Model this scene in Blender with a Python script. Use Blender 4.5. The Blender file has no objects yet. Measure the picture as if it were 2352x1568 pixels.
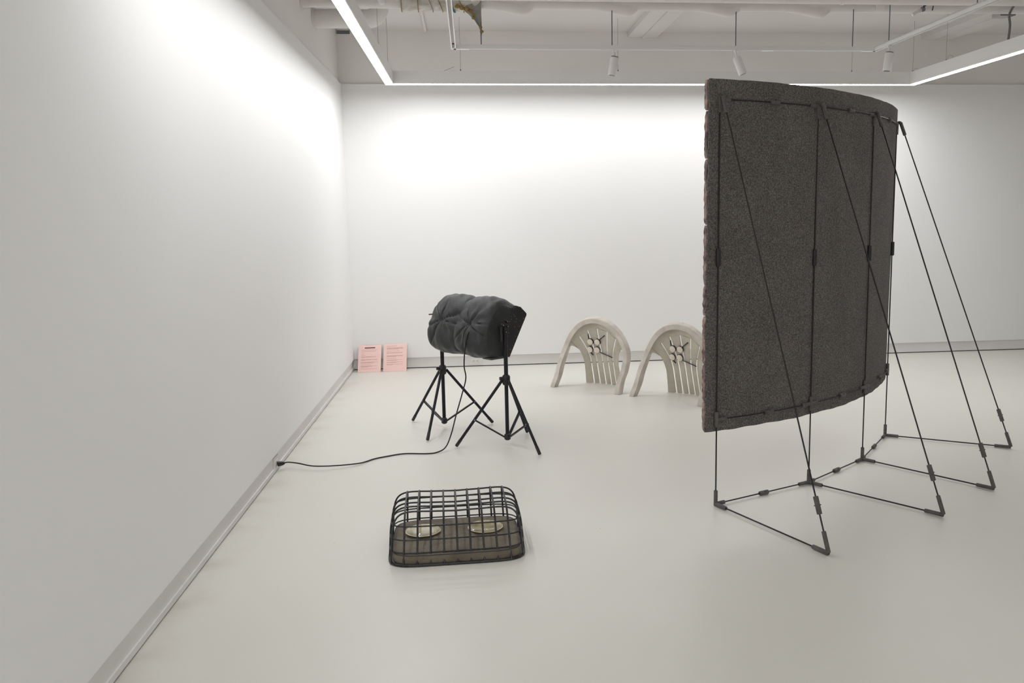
import bpy, math, random
from mathutils import Vector, Matrix
random.seed(7)
PI = math.pi
scene = bpy.context.scene
C = scene.collection

# ------------------------------------------------------------------ camera
def set_camera():
    yaw, pitch, roll = 0.1012, -0.1412, -0.0142
    f = Vector((math.sin(yaw)*math.cos(pitch), math.cos(yaw)*math.cos(pitch), math.sin(pitch)))
    r0 = Vector((math.cos(yaw), -math.sin(yaw), 0)); u0 = r0.cross(f)
    r = math.cos(roll)*r0 + math.sin(roll)*u0
    u = -math.sin(roll)*r0 + math.cos(roll)*u0
    cd = bpy.data.cameras.new('camera'); co = bpy.data.objects.new('camera', cd); C.objects.link(co)
    m = Matrix.Identity(4)
    for i in range(3):
        m[i][0], m[i][1], m[i][2] = r[i], u[i], -f[i]
    m[2][3] = 1.5
    co.matrix_world = m
    cd.sensor_width = 36.0; cd.lens = 2008.58/2352*36.0
    cd.shift_x = -115.05/2352; cd.clip_start = 0.05; cd.clip_end = 100
    scene.camera = co
set_camera()

# ------------------------------------------------------------------ light levels
STRIP = 29.0            # radiance of the lit diffuser of the suspended strip light
w = bpy.data.worlds.new('world'); scene.world = w; w.use_nodes = True
w.node_tree.nodes['Background'].inputs[0].default_value = (0.05, 0.05, 0.05, 1)
w.node_tree.nodes['Background'].inputs[1].default_value = 1.0
scene.view_settings.view_transform = 'Standard'
scene.view_settings.look = 'None'
scene.view_settings.exposure = 0.17
scene.view_settings.gamma = 1.0
scene.view_settings.use_curve_mapping = False
scene.cycles.max_bounces = 8
scene.cycles.diffuse_bounces = 5
scene.cycles.glossy_bounces = 3
scene.cycles.adaptive_threshold = 0.04
scene.cycles.use_light_tree = False

# ------------------------------------------------------------------ materials
def s2l(c):
    return tuple((v/12.92 if v <= 0.04045 else ((v+0.055)/1.055)**2.4) for v in c)
def mat(name, col, rough=0.6, metal=0.0, var=None, vscale=8.0, bump=0.0, bscale=60.0, spec=0.5, trans=0.0, detail=4.0, ior=1.45, coat=0.0, stretch=None, sheen=0.0):
    """col, var: linear albedo; var = second colour blended by noise"""
    m = bpy.data.materials.new(name); m.use_nodes = True
    nt = m.node_tree; b = nt.nodes['Principled BSDF']
    b.inputs['Base Color'].default_value = (*col, 1)
    b.inputs['Roughness'].default_value = rough
    b.inputs['Metallic'].default_value = metal
    b.inputs['Specular IOR Level'].default_value = spec
    b.inputs['Transmission Weight'].default_value = trans
    b.inputs['IOR'].default_value = ior
    b.inputs['Coat Weight'].default_value = coat
    if sheen: b.inputs['Sheen Weight'].default_value = sheen
    tc = None
    def coords():
        nonlocal tc
        if tc is None:
            t = nt.nodes.new('ShaderNodeTexCoord')
            mp = nt.nodes.new('ShaderNodeMapping')
            if stretch: mp.inputs['Scale'].default_value = stretch
            nt.links.new(t.outputs['Object'], mp.inputs['Vector'])
            tc = mp.outputs['Vector']
        return tc
    if var is not None:
        n = nt.nodes.new('ShaderNodeTexNoise'); n.inputs['Scale'].default_value = vscale; n.inputs['Detail'].default_value = detail
        nt.links.new(coords(), n.inputs['Vector'])
        r = nt.nodes.new('ShaderNodeValToRGB')
        r.color_ramp.elements[0].position = 0.33; r.color_ramp.elements[0].color = (*col, 1)
        r.color_ramp.elements[1].position = 0.67; r.color_ramp.elements[1].color = (*var, 1)
        nt.links.new(n.outputs['Fac'], r.inputs['Fac'])
        nt.links.new(r.outputs['Color'], b.inputs['Base Color'])
    if bump:
        n = nt.nodes.new('ShaderNodeTexNoise'); n.inputs['Scale'].default_value = bscale; n.inputs['Detail'].default_value = 3
        nt.links.new(coords(), n.inputs['Vector'])
        bp = nt.nodes.new('ShaderNodeBump'); bp.inputs['Strength'].default_value = bump; bp.inputs['Distance'].default_value = 0.01
        nt.links.new(n.outputs['Fac'], bp.inputs['Height'])
        nt.links.new(bp.outputs['Normal'], b.inputs['Normal'])
    return m

M = {}
M['wall'] = mat('white_paint', (0.905, 0.900, 0.893), 0.75, var=(0.893, 0.888, 0.880), vscale=1.2, spec=0.2, detail=0.0)
M['wall_upper'] = mat('upper_wall_paint', (0.92, 0.89, 0.87), 0.8, var=(0.875, 0.85, 0.83), vscale=1.5, spec=0.0, detail=0.0)
M['ceiling'] = mat('ceiling_paint', (0.77, 0.745, 0.725), 0.85, var=(0.74, 0.715, 0.695), vscale=1.2, spec=0.0, detail=0.0)
M['baseboard'] = mat('baseboard_paint', (0.79, 0.775, 0.76), 0.5, var=(0.74, 0.72, 0.70), vscale=3.0)
M['gap'] = mat('dark_gap', (0.03, 0.03, 0.035), 0.9)
M['white_metal'] = mat('white_enamel', (0.85, 0.84, 0.83), 0.4)
M['pipe'] = mat('painted_pipe', (0.84, 0.81, 0.79), 0.6, var=(0.80, 0.77, 0.75), vscale=6, bump=0.1, bscale=30)
M['wrap'] = mat('pipe_wrap_foil', (0.82, 0.80, 0.76), 0.38, var=(0.58, 0.54, 0.47), vscale=22, bump=0.6, bscale=45, stretch=(0.5, 1, 1))
M['ochre'] = mat('yellow_fibre', (0.42, 0.29, 0.09), 0.9, var=(0.28, 0.18, 0.07), vscale=40)
M['teal'] = mat('teal_tape', (0.015, 0.15, 0.15), 0.5)
M['rag'] = mat('grey_torn_cloth', (0.30, 0.30, 0.28), 0.8, var=(0.36, 0.35, 0.30), vscale=30)
M['rod'] = mat('threaded_steel', (0.16, 0.18, 0.19), 0.4, metal=0.5)
M['cable_steel'] = mat('thin_steel_cable', (0.25, 0.24, 0.23), 0.5)
M['grey_metal'] = mat('grey_steel', (0.22, 0.22, 0.23), 0.45, metal=0.3)
M['dark_metal'] = mat('dark_steel', (0.10, 0.10, 0.11), 0.45, metal=0.3)
M['rail_slot'] = mat('rail_inner_grey', (0.52, 0.50, 0.48), 0.6)
M['black_metal'] = mat('black_powder_coat', (0.012, 0.012, 0.018), 0.42, spec=0.4)
M['black_plastic'] = mat('black_plastic', (0.016, 0.015, 0.016), 0.45, var=(0.03, 0.028, 0.028), vscale=30)
M['connector'] = mat('dark_grey_plastic', (0.085, 0.080, 0.077), 0.6, var=(0.125, 0.118, 0.112), vscale=40)
M['black_rod'] = mat('black_rod', (0.012, 0.011, 0.011), 0.42)
M['cloth'] = mat('black_nylon_cloth', (0.020, 0.023, 0.023), 0.5, var=(0.028, 0.032, 0.031), vscale=25, bump=0.25, bscale=160, sheen=0.12)
M['wire'] = mat('black_rubber_wire', (0.014, 0.014, 0.017), 0.40, var=(0.035, 0.034, 0.036), vscale=60)
M['cushion'] = mat('brown_cloth', (0.215, 0.182, 0.132), 0.85, var=(0.145, 0.122, 0.090), vscale=14, bump=0.35, bscale=90, sheen=0.1)
M['gold'] = mat('pale_gold_dish', (0.84, 0.74, 0.46), 0.25, metal=0.0, var=(0.66, 0.54, 0.27), vscale=22, coat=0.5)
M['glass'] = mat('clear_glass', (1, 1, 1), 0.03, trans=1.0, ior=1.14)
M['cement'] = mat('pale_stained_cement', (0.64, 0.595, 0.51), 0.8, var=(0.50, 0.455, 0.38), vscale=7, bump=0.2, bscale=70, detail=8)
M['cement_rim'] = mat('worn_pale_edge', (0.74, 0.685, 0.62), 0.8, var=(0.58, 0.53, 0.475), vscale=10, bump=0.25, bscale=80, detail=8)
M['cream'] = mat('cream_disc', (0.86, 0.79, 0.69), 0.55, var=(0.82, 0.73, 0.60), vscale=30)
M['slate'] = mat('dark_grey_rubber', (0.05, 0.05, 0.058), 0.6)
M['paper'] = mat('pink_paper', (0.93, 0.665, 0.62), 0.8, spec=0.2, var=(0.91, 0.635, 0.59), vscale=6)
M['ink'] = mat('grey_violet_ink', (0.62, 0.38, 0.38), 0.8, spec=0.1)
M['ink_dark'] = mat('dark_violet_ink', (0.11, 0.035, 0.075), 0.8, spec=0.1)
M['outlet'] = mat('white_plastic', (0.76, 0.74, 0.71), 0.4)
M['black_cable'] = mat('black_rubber_cable', (0.012, 0.012, 0.014), 0.5)

def floor_mat():
    m = bpy.data.materials.new('grey_epoxy_floor'); m.use_nodes = True
    nt = m.node_tree; b = nt.nodes['Principled BSDF']
    tc = nt.nodes.new('ShaderNodeTexCoord')
    def noise(scale, detail=1):
        n = nt.nodes.new('ShaderNodeTexNoise'); n.inputs['Scale'].default_value = scale; n.inputs['Detail'].default_value = detail
        nt.links.new(tc.outputs['Object'], n.inputs['Vector']); return n.outputs['Fac']
    def ramp(src, p0, c0, p1, c1):
        r = nt.nodes.new('ShaderNodeValToRGB')
        r.color_ramp.elements[0].position = p0; r.color_ramp.elements[0].color = (*c0, 1)
        r.color_ramp.elements[1].position = p1; r.color_ramp.elements[1].color = (*c1, 1)
        nt.links.new(src, r.inputs['Fac']); return r.outputs['Color']
    base = ramp(noise(0.7), 0.3, (0.740, 0.724, 0.668), 0.7, (0.765, 0.749, 0.693))
    # brown scuffs and dirt along the foot of the left wall, small specks over the floor
    sep = nt.nodes.new('ShaderNodeSeparateXYZ'); nt.links.new(tc.outputs['Object'], sep.inputs[0])
    mr = nt.nodes.new('ShaderNodeMapRange'); mr.inputs['From Min'].default_value = -1.21; mr.inputs['From Max'].default_value = -1.02
    mr.inputs['To Min'].default_value = 1.0; mr.inputs['To Max'].default_value = 0.0
    nt.links.new(sep.outputs['X'], mr.inputs['Value'])
    dn = ramp(noise(4.5, 3), 0.45, (0, 0, 0), 0.72, (1, 1, 1))
    mul = nt.nodes.new('ShaderNodeMath'); mul.operation = 'MULTIPLY'
    nt.links.new(mr.outputs[0], mul.inputs[0]); nt.links.new(dn, mul.inputs[1])
    mul2 = nt.nodes.new('ShaderNodeMath'); mul2.operation = 'MULTIPLY'; mul2.inputs[1].default_value = 0.34
    nt.links.new(mul.outputs[0], mul2.inputs[0])
    mx = nt.nodes.new('ShaderNodeMixRGB'); mx.inputs['Color2'].default_value = (0.40, 0.33, 0.25, 1)
    nt.links.new(mul2.outputs[0], mx.inputs['Fac']); nt.links.new(base, mx.inputs['Color1'])
    vor = nt.nodes.new('ShaderNodeTexVoronoi'); vor.inputs['Scale'].default_value = 2.3; vor.inputs['Randomness'].default_value = 1.0
    nt.links.new(tc.outputs['Object'], vor.inputs['Vector'])
    sp = ramp(vor.outputs['Distance'], 0.006, (0.45, 0.44, 0.40), 0.012, (1, 1, 1))
    mx2 = nt.nodes.new('ShaderNodeMixRGB'); mx2.blend_type = 'MULTIPLY'; mx2.inputs['Fac'].default_value = 0.7
    nt.links.new(mx.outputs[0], mx2.inputs['Color1']); nt.links.new(sp, mx2.inputs['Color2'])
    nt.links.new(mx2.outputs[0], b.inputs['Base Color'])
    rr = nt.nodes.new('ShaderNodeMapRange'); rr.inputs['To Min'].default_value = 0.33; rr.inputs['To Max'].default_value = 0.44
    nt.links.new(noise(3.0), rr.inputs['Value']); nt.links.new(rr.outputs[0], b.inputs['Roughness'])
    b.inputs['Specular IOR Level'].default_value = 0.5
    return m
M['floor'] = floor_mat()

def felt_mat():
    m = mat('dark_grey_felt', (0.040, 0.037, 0.036), 0.95, spec=0.1)
    nt = m.node_tree; b = nt.nodes['Principled BSDF']
    tc = nt.nodes.new('ShaderNodeTexCoord')
    n1 = nt.nodes.new('ShaderNodeTexNoise'); n1.inputs['Scale'].default_value = 150; n1.inputs['Detail'].default_value = 4; n1.inputs['Roughness'].default_value = 0.7
    n2 = nt.nodes.new('ShaderNodeTexNoise'); n2.inputs['Scale'].default_value = 5; n2.inputs['Detail'].default_value = 3
    nt.links.new(tc.outputs['Object'], n1.inputs['Vector']); nt.links.new(tc.outputs['Object'], n2.inputs['Vector'])
    r = nt.nodes.new('ShaderNodeValToRGB')
    e = r.color_ramp.elements
    e[0].position = 0.32; e[0].color = (0.064, 0.058, 0.056, 1)
    e[1].position = 0.74; e[1].color = (0.37, 0.345, 0.325, 1)
    e2 = r.color_ramp.elements.new(0.5); e2.color = (0.165, 0.150, 0.143, 1)
    nt.links.new(n1.outputs['Fac'], r.inputs['Fac'])
    mx = nt.nodes.new('ShaderNodeMixRGB'); mx.blend_type = 'MULTIPLY'; mx.inputs['Fac'].default_value = 0.35
    nt.links.new(r.outputs['Color'], mx.inputs['Color1']); nt.links.new(n2.outputs['Fac'], mx.inputs['Color2'])
    nt.links.new(mx.outputs[0], b.inputs['Base Color'])
    bp = nt.nodes.new('ShaderNodeBump'); bp.inputs['Strength'].default_value = 0.5; bp.inputs['Distance'].default_value = 0.004
    nt.links.new(n1.outputs['Fac'], bp.inputs['Height']); nt.links.new(bp.outputs['Normal'], b.inputs['Normal'])
    return m
M['felt'] = felt_mat()
M['felt_front'] = mat('pink_brown_shag', (0.46, 0.33, 0.28), 0.9, var=(0.10, 0.065, 0.085), vscale=26, bump=0.8, bscale=50, detail=6)

def speckle_mat():
    m = mat('speckled_black_board', (0.02, 0.02, 0.021), 0.35)
    nt = m.node_tree; b = nt.nodes['Principled BSDF']
    tc = nt.nodes.new('ShaderNodeTexCoord')
    v = nt.nodes.new('ShaderNodeTexVoronoi'); v.inputs['Scale'].default_value = 60
    nt.links.new(tc.outputs['Object'], v.inputs['Vector'])
    r = nt.nodes.new('ShaderNodeValToRGB'); e = r.color_ramp.elements
    e[0].position = 0.10; e[0].color = (0.30, 0.29, 0.26, 1); e[1].position = 0.17; e[1].color = (0.022, 0.021, 0.022, 1)
    nt.links.new(v.outputs['Distance'], r.inputs['Fac']); nt.links.new(r.outputs['Color'], b.inputs['Base Color'])
    return m
M['speckle'] = speckle_mat()
def emis():
    m = bpy.data.materials.new('lit_diffuser'); m.use_nodes = True
    b = m.node_tree.nodes['Principled BSDF']
    b.inputs['Base Color'].default_value = (0.9, 0.9, 0.9, 1)
    b.inputs['Emission Color'].default_value = (0.975, 0.985, 1.0, 1)
    b.inputs['Emission Strength'].default_value = STRIP
    m.cycles.emission_sampling = 'FRONT'
    return m
M['lit'] = emis()

# ------------------------------------------------------------------ mesh helpers
class MB:
    def __init__(self): self.v = []; self.f = []
    def add(self, vs, fs):
        o = len(self.v); self.v += [tuple(p) for p in vs]; self.f += [tuple(i+o for i in q) for q in fs]; return self
    def box(self, x0, x1, y0, y1, z0, z1):
        return self.add([(x0,y0,z0),(x1,y0,z0),(x1,y1,z0),(x0,y1,z0),(x0,y0,z1),(x1,y0,z1),(x1,y1,z1),(x0,y1,z1)],
                        [(0,3,2,1),(4,5,6,7),(0,1,5,4),(1,2,6,5),(2,3,7,6),(3,0,4,7)])
    def obox(self, c, ax, ay, az):          # oriented box: centre + three half-vectors
        c = Vector(c); P = []
        for k in (-1, 1):
            for i, j in ((-1,-1),(1,-1),(1,1),(-1,1)): P.append(c + i*Vector(ax) + j*Vector(ay) + k*Vector(az))
        return self.add(P, [(0,3,2,1),(4,5,6,7),(0,1,5,4),(1,2,6,5),(2,3,7,6),(3,0,4,7)])
    def tube(self, path, r, n=8, closed=False, caps=True, flat=None, up=None):
        """round tube (or rectangular strap when flat=(half width, half thickness)) along path; r number or list"""
        P = [Vector(p) for p in path]; m = len(P)
        rs = r if isinstance(r, (list, tuple)) else [r]*m
        T = []
        for i in range(m):
            a = P[(i-1) % m] if (closed or i > 0) else P[i]
            b = P[(i+1) % m] if (closed or i < m-1) else P[i]
            t = (b-a); T.append(t.normalized() if t.length > 1e-9 else Vector((0,0,1)))
        ref = Vector(up) if up else (Vector((0,0,1)) if abs(T[0].z) < 0.9 else Vector((1,0,0)))
        N = (ref - T[0]*ref.dot(T[0])).normalized(); rings = []
        for i in range(m):
            if up:
                N = (Vector(up) - T[i]*Vector(up).dot(T[i]))
                N = N.normalized() if N.length > 1e-6 else Vector((1,0,0))
            else:
                N = (N - T[i]*N.dot(T[i])).normalized()
            B = T[i].cross(N); ring = []
            if flat:
                for su, sv in ((-1,-1),(1,-1),(1,1),(-1,1)): ring.append(P[i] + B*(su*flat[0]) + N*(sv*flat[1]))
            else:
                for k in range(n):
                    a = 2*PI*k/n; ring.append(P[i] + (N*math.cos(a) + B*math.sin(a))*rs[i])
            rings.append(ring)
        k = len(rings[0]); vs = [p for rg in rings for p in rg]; fs = []
        for i in range(m if closed else m-1):
            j = (i+1) % m
            for q in range(k): fs.append((i*k+q, i*k+(q+1) % k, j*k+(q+1) % k, j*k+q))
        if caps and not closed:
            fs.append(tuple(range(k-1, -1, -1))); fs.append(tuple((m-1)*k+q for q in range(k)))
        return self.add(vs, fs)
    def rod(self, a, b, r, n=8): return self.tube([a, b], r, n)
    def grid(self, rows, closed_u=False, closed_v=False):
        nr, nc = len(rows), len(rows[0]); vs = [p for r in rows for p in r]; fs = []
        for i in range(nr if closed_v else nr-1):
            for j in range(nc if closed_u else nc-1):
                fs.append((i*nc+j, i*nc+(j+1) % nc, ((i+1) % nr)*nc+(j+1) % nc, ((i+1) % nr)*nc+j))
        return self.add(vs, fs)
    def lathe(self, prof, c=(0,0,0), n=24):
        rows = []
        for r, z in prof: rows.append([(c[0]+r*math.cos(2*PI*k/n), c[1]+r*math.sin(2*PI*k/n), c[2]+z) for k in range(n)])
        self.grid(rows, closed_u=True); nb = len(self.v)
        self.f.append(tuple(nb-n+k for k in range(n))); s = nb-n*len(prof)
        self.f.append(tuple(s+n-1-k for k in range(n))); return self
    def slab(self, quads_front, fn_back):
        """solid from a grid of front points; fn_back gives the matching back point"""
        rows = quads_front; back = [[fn_back(p) for p in r] for r in rows]
        nr, nc = len(rows), len(rows[0]); o = len(self.v)
        self.grid(rows); self.add([p for r in back for p in r], [])
        h = nr*nc
        for i in range(nr-1):
            for j in range(nc-1): self.f.append((o+h+i*nc+j, o+h+(i+1)*nc+j, o+h+(i+1)*nc+j+1, o+h+i*nc+j+1))
        edge = [(0,j) for j in range(nc)] + [(i,nc-1) for i in range(1,nr)] + [(nr-1,j) for j in range(nc-2,-1,-1)] + [(i,0) for i in range(nr-2,0,-1)]
        for k in range(len(edge)):
            a = edge[k]; b = edge[(k+1) % len(edge)]
            ia, ib = o+a[0]*nc+a[1], o+b[0]*nc+b[1]
            self.f.append((ib, ia, ia+h, ib+h))
        return self
    def build(self, name, material, parent=None, smooth=False, bevel=0.0, angle=40):
        me = bpy.data.meshes.new(name); 
        off = Vector(parent_origin(parent)) if parent else Vector((0,0,0))
        me.from_pydata([tuple(Vector(p)-off) for p in self.v], [], self.f); me.update()
        import bmesh
        bm = bmesh.new(); bm.from_mesh(me); bmesh.ops.recalc_face_normals(bm, faces=bm.faces); bm.to_mesh(me); bm.free()
        me.materials.append(material)
        if smooth:
            me.polygons.foreach_set('use_smooth', [True]*len(me.polygons))
            me.set_sharp_from_angle(angle=math.radians(angle))
        o = bpy.data.objects.new(name, me); C.objects.link(o)
        if parent: o.parent = parent
        if bevel:
            bv = o.modifiers.new('bevel', 'BEVEL'); bv.width = bevel; bv.segments = 2; bv.limit_method = 'ANGLE'
        return o
def parent_origin(p):
    v = Vector((0,0,0))
    while p: v += p.location; p = p.parent
    return v
def thing(name, label, cat, loc=(0,0,0), group=None):
    o = bpy.data.objects.new(name, None); C.objects.link(o); o.location = loc; o.empty_display_size = 0.1
    o['label'] = label; o['category'] = cat
    if group: o['group'] = group
    return o
def tag(o, label, cat, group=None):
    o['label'] = label; o['category'] = cat
    if group: o['group'] = group
    return o
def struct(o, label=None):
    o['kind'] = 'structure'
    if label: o['label'] = label
    return o
def spline(pts, n=8, closed=False):
    P = [Vector(p) for p in pts]; m = len(P); out = []
    for i in range(m if closed else m-1):
        if closed: p0, p1, p2, p3 = P[i-1], P[i], P[(i+1) % m], P[(i+2) % m]
        else: p0, p1, p2, p3 = P[max(i-1,0)], P[i], P[i+1], P[min(i+2,m-1)]
        for k in range(n):
            t = k/n
            out.append(0.5*((2*p1)+(-p0+p2)*t+(2*p0-5*p1+4*p2-p3)*t*t+(-p0+3*p1-3*p2+p3)*t**3))
    if not closed: out.append(P[-1])
    return out
def copy_tree(o, parent=None):
    c = o.copy(); C.objects.link(c)
    if parent: c.parent = parent
    for ch in list(o.children): copy_tree(ch, c)
    return c

# ================================================================== THE ROOM
XL, YB, ZW, ZC = -1.205, 8.864, 2.80, 3.305
XR, YF, BH = 10.0, -3.5, 0.112
fo = MB().box(XL-0.1, XR+0.1, YF-0.1, YB+0.1, -0.08, 0).build('floor', M['floor']); struct(fo, 'pale grey glossy epoxy floor')
ceil = MB().box(XL-0.1, XR+0.1, YF-0.1, YB+0.1, ZC, ZC+0.1).build('ceiling', M['ceiling']); struct(ceil, 'grey white painted concrete ceiling')
for x0, x1 in ((1.60, 1.893), (4.66, 4.985)):
    bm_ = MB().box(x0, x1, YF, YB+0.03, ZC-0.055, ZC+0.01).build('beam', M['ceiling'], ceil, bevel=0.006)
    MB().box(x0+0.14, x0+0.165, YF, YB, ZC-0.067, ZC-0.054).build('batten', M['ceiling'], bm_)
MB().tube([(-0.383, YB, ZC-0.012), (-0.36, 5.0, ZC-0.012)], 0.014, 8).build('conduit', M['pipe'], ceil, smooth=True)

wl = MB().box(XL-0.03, XL, YF, YB+0.03, BH, ZW).build('wall_left', M['wall']); struct(wl, 'long white drywall on the left side')
MB().box(XL-0.13, XL-0.03, YF, YB+0.13, BH*0.2, ZC).build('upper_wall', M['wall_upper'], wl)
wb = MB().box(XL, XR, YB, YB+0.03, BH, ZW).build('wall_back', M['wall']); struct(wb, 'white back wall under the strip light')
MB().box(XL+0.10, XR, YB+0.03, YB+0.13, BH*0.2, ZC).box(XL-0.03, XL+0.10, YB+0.03, YB+0.13, BH*0.2, ZC-0.036).build('upper_wall', M['wall_upper'], wb)
wr = MB().box(XR, XR+0.1, YF, YB+0.13, 0, ZC).build('wall_right', M['wall']); struct(wr)
wf = MB().box(XL-0.1, XR+0.1, YF-0.1, YF, 0, ZC).build('wall_front', M['wall']); struct(wf)
# recessed baseboards, a few millimetres off the floor
bl = MB().box(XL-0.03, XL-0.013, YF, YB+0.013, 0.007, BH).box(XL-0.014, XL-0.006, YF, YB+0.005, 0.007, 0.03).build('baseboard_left', M['baseboard']); struct(bl, 'recessed grey baseboard along the left wall')
MB().box(XL-0.031, XL-0.028, YF, YB, 0.0, 0.02).build('gap', M['gap'], bl)
bb = MB().box(XL-0.013, XR, YB+0.013, YB+0.03, 0.009, BH).build('baseboard_back', M['baseboard']); struct(bb, 'recessed grey baseboard along the back wall')
MB().box(XL, XR, YB+0.028, YB+0.031, 0.0, 0.02).build('gap', M['gap'], bb)

# ================================================================== SUSPENDED STRIP LIGHT
def diffuser(x0, x1, y0, y1, z0, z1, parent):
    o = MB().box(x0, x1, y0, y1, z0, z1).build('diffuser', M['white_metal'], parent)
    o.data.materials.append(M['lit'])          # only the face turned to the floor glows
    for p in o.data.polygons:
        if p.normal.z < -0.5: p.material_index = 1
    return o
def strip_light():
    t = thing('strip_light', 'glowing white linear strip light hung in a large U below the ceiling', 'light', (1.8, 8.46, 2.73))
    xa, xb, yb, ye, hw, z0, zt = -0.700, 4.270, 8.300, 3.1, 0.040, 2.718, 2.828
    segs = [((xa-hw, xa+hw), (ye, yb+hw)), ((xa+hw, xb-hw), (yb-hw, yb+hw)), ((xb-hw, xb+hw), (ye, yb+hw))]
    for (x0, x1), (y0, y1) in segs:
        h = MB().box(x0, x1, y0, y1, z0, zt).build('housing', M['white_metal'], t)
    e = 0.005; d = hw-e
    dif = [((xa-d, xa+d), (ye+e, yb+d)), ((xa+d, xb-d), (yb-d, yb+d)), ((xb-d, xb+d), (ye+e, yb+d))]
    for (x0, x1), (y0, y1) in dif:
        diffuser(x0, x1, y0, y1, z0-0.004, z0+0.002, t)
    for x, y in ((xa+0.02, 8.02), (xa+0.03, 7.10), (-0.053, yb), (3.66, yb), (xb, yb), (xb, 7.7), (xb, 5.4), (xa, 5.0), (xa, 3.6), (1.4, yb)):
        c = MB().rod((x, y, zt), (x, y, ZC), 0.0014, 5).build('suspension_cable', M['cable_steel'], t)
        MB().tube([(x, y, zt), (x, y, zt+0.02)], 0.005, 8).build('cable_gripper', M['grey_metal'], c)
    for x, y, r in ((xb, 7.68, 0.026), (xb, 8.29, 0.020)):
        pts = [(x+0.028+r*math.cos(a), y, zt+r+r*math.sin(a)) for a in [k*PI/9-PI/2 for k in range(16)]]
        MB().tube([(x, y, zt+0.012)] + pts, 0.0013, 5).build('wire_loop', M['cable_steel'], t)
    MB().tube([(-0.20, yb, zt+0.006), (-0.11, yb-0.01, zt+0.04)], 0.0015, 5).tube([(-0.20, yb, zt+0.005), (-0.08, yb, zt+0.006)], 0.0015, 5).build('wire_loop', M['cable_steel'], t)
strip_light()
def added_fill_light(y, x0, x1, label):  # unseen fixture added behind the camera to raise the general fill light
    t = thing('added_fill_light', label, 'light', ((x0+x1)/2, y, 2.73), 'straight strip lights added for fill in the unseen half of the gallery')
    MB().box(x0, x1, y-0.07, y+0.07, 2.733, 2.843).build('housing', M['white_metal'], t)
    diffuser(x0+0.005, x1-0.005, y-0.051, y+0.051, 2.729, 2.735, t)
    for x in (x0+0.4, (x0+x1)/2, x1-0.4):
        MB().rod((x, y, 2.84), (x, y, ZC), 0.0014, 5).build('suspension_cable', M['cable_steel'], t)
added_fill_light(-0.9, -0.8, 3.4, 'straight white strip light added for fill across the room behind the viewpoint')
added_fill_light(-2.4, -0.8, 3.4, 'straight white strip light added for fill nearest the front wall behind the viewpoint')

# ================================================================== LIGHT TRACK AND SPOTLIGHTS
ZT, YT, TX0, TX1 = 2.80, 7.07, -0.094, 3.312
def track():
    t = thing('light_track', 'white U-shaped lighting track hung on thin steel rods', 'track', (1.6, YT, ZT))
    w2, h = 0.0185, 0.032
    def channel(name, a, b, side):
        a, b, side = Vector(a), Vector(b), Vector(side); L = (b-a)/2; c = (a+b)/2
        o = MB().obox(c+Vector((0,0,h-0.004)), L, side*w2, (0,0,0.004))
        for s in (-1, 1): o.obox(c+side*(s*(w2-0.004))+Vector((0,0,h/2)), L, side*0.004, (0,0,h/2))
        p = o.build(name, M['white_metal'], t)
        MB().obox(c+Vector((0,0,h-0.012)), L*0.998, side*(w2-0.008), (0,0,0.004)).build('slot', M['rail_slot'], p)
        return p
    channel('rail', (TX0, -0.5, ZT), (TX0, YT-0.02, ZT), (1,0,0))
    channel('rail', (TX0+0.02, YT, ZT), (TX1-0.02, YT, ZT), (0,1,0))
    channel('rail', (TX1, -0.5, ZT), (TX1, YT-0.02, ZT), (1,0,0))
    for x in (TX0, TX1):
        s = 1 if x == TX0 else -1
        MB().box(x-0.0195, x+0.0195, YT-0.03, YT+0.0195, ZT-0.002, ZT+h).box(min(x, x+s*0.12), max(x, x+s*0.12), YT-0.0195, YT+0.0195, ZT-0.002, ZT+0.002).build('corner_joint', M['white_metal'], t)
    for x in (TX0,):
        MB().box(x-0.006, x+0.006, YT-0.15, YT-0.06, ZT+0.006, ZT+0.014).build('contact', M['dark_metal'], t)
    MB().box(2.36, 2.46, YT-0.0195, YT+0.0195, ZT-0.002, ZT+0.004).build('rail_joint', M['white_metal'], t)
    for x, y in ((0.12, YT), (1.147, YT), (2.146, YT), (3.117, YT), (TX1, 6.84), (TX1, 5.62), (TX0, 4.6)):
        MB().rod((x, y, ZT+h), (x, y, ZC), 0.0042, 6).build('hanger_rod', M['rod'], t)
track()
def spot(x, y, lean, away, label, cap=True):
    t = thing('track_spotlight', label, 'spotlight', (x, y, ZT), 'cylinder spotlights on the lighting track')
    MB().box(x-0.014, x+0.014, y-0.016, y+0.016, ZT-0.012, ZT+0.01).build('adapter', M['white_metal'], t)
    ax = Vector((math.sin(lean), math.sin(away), -1)).normalized()
    j = Vector((x+0.006, y, ZT-0.055))
    MB().tube([(x-0.004, y, ZT-0.01), (x+0.002, y, ZT-0.035), j], 0.008, 8).build('arm', M['white_metal'], t, smooth=True)
    a = j - ax*0.004; r = 0.0335
    bd = MB().tube([a+ax*0.008, a+ax*0.012, a+ax*0.140, a+ax*0.146], [r*0.94, r, r, r*0.95], 24).build('lamp_body', M['white_metal'], t, smooth=True)
    MB().tube([a, a+ax*0.010], [r*0.86, r*0.93], 24).build('rear_cap', M['grey_metal'] if cap else M['white_metal'], t, smooth=True)
    MB().tube([a+ax*0.144, a+ax*0.1475], r*0.80, 24).build('lens', M['dark_metal'], bd, smooth=True)
spot(1.162, YT, -0.17, 0.02, 'white cylinder spotlight, leftmost on the track, tilted slightly left')
spot(2.150, YT, 0.38, -0.12, 'white cylinder spotlight above the screen, tilted to the right', cap=False)
spot(TX1, 6.83, -0.13, 0.0, 'white cylinder spotlight at the right corner of the track')

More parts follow.
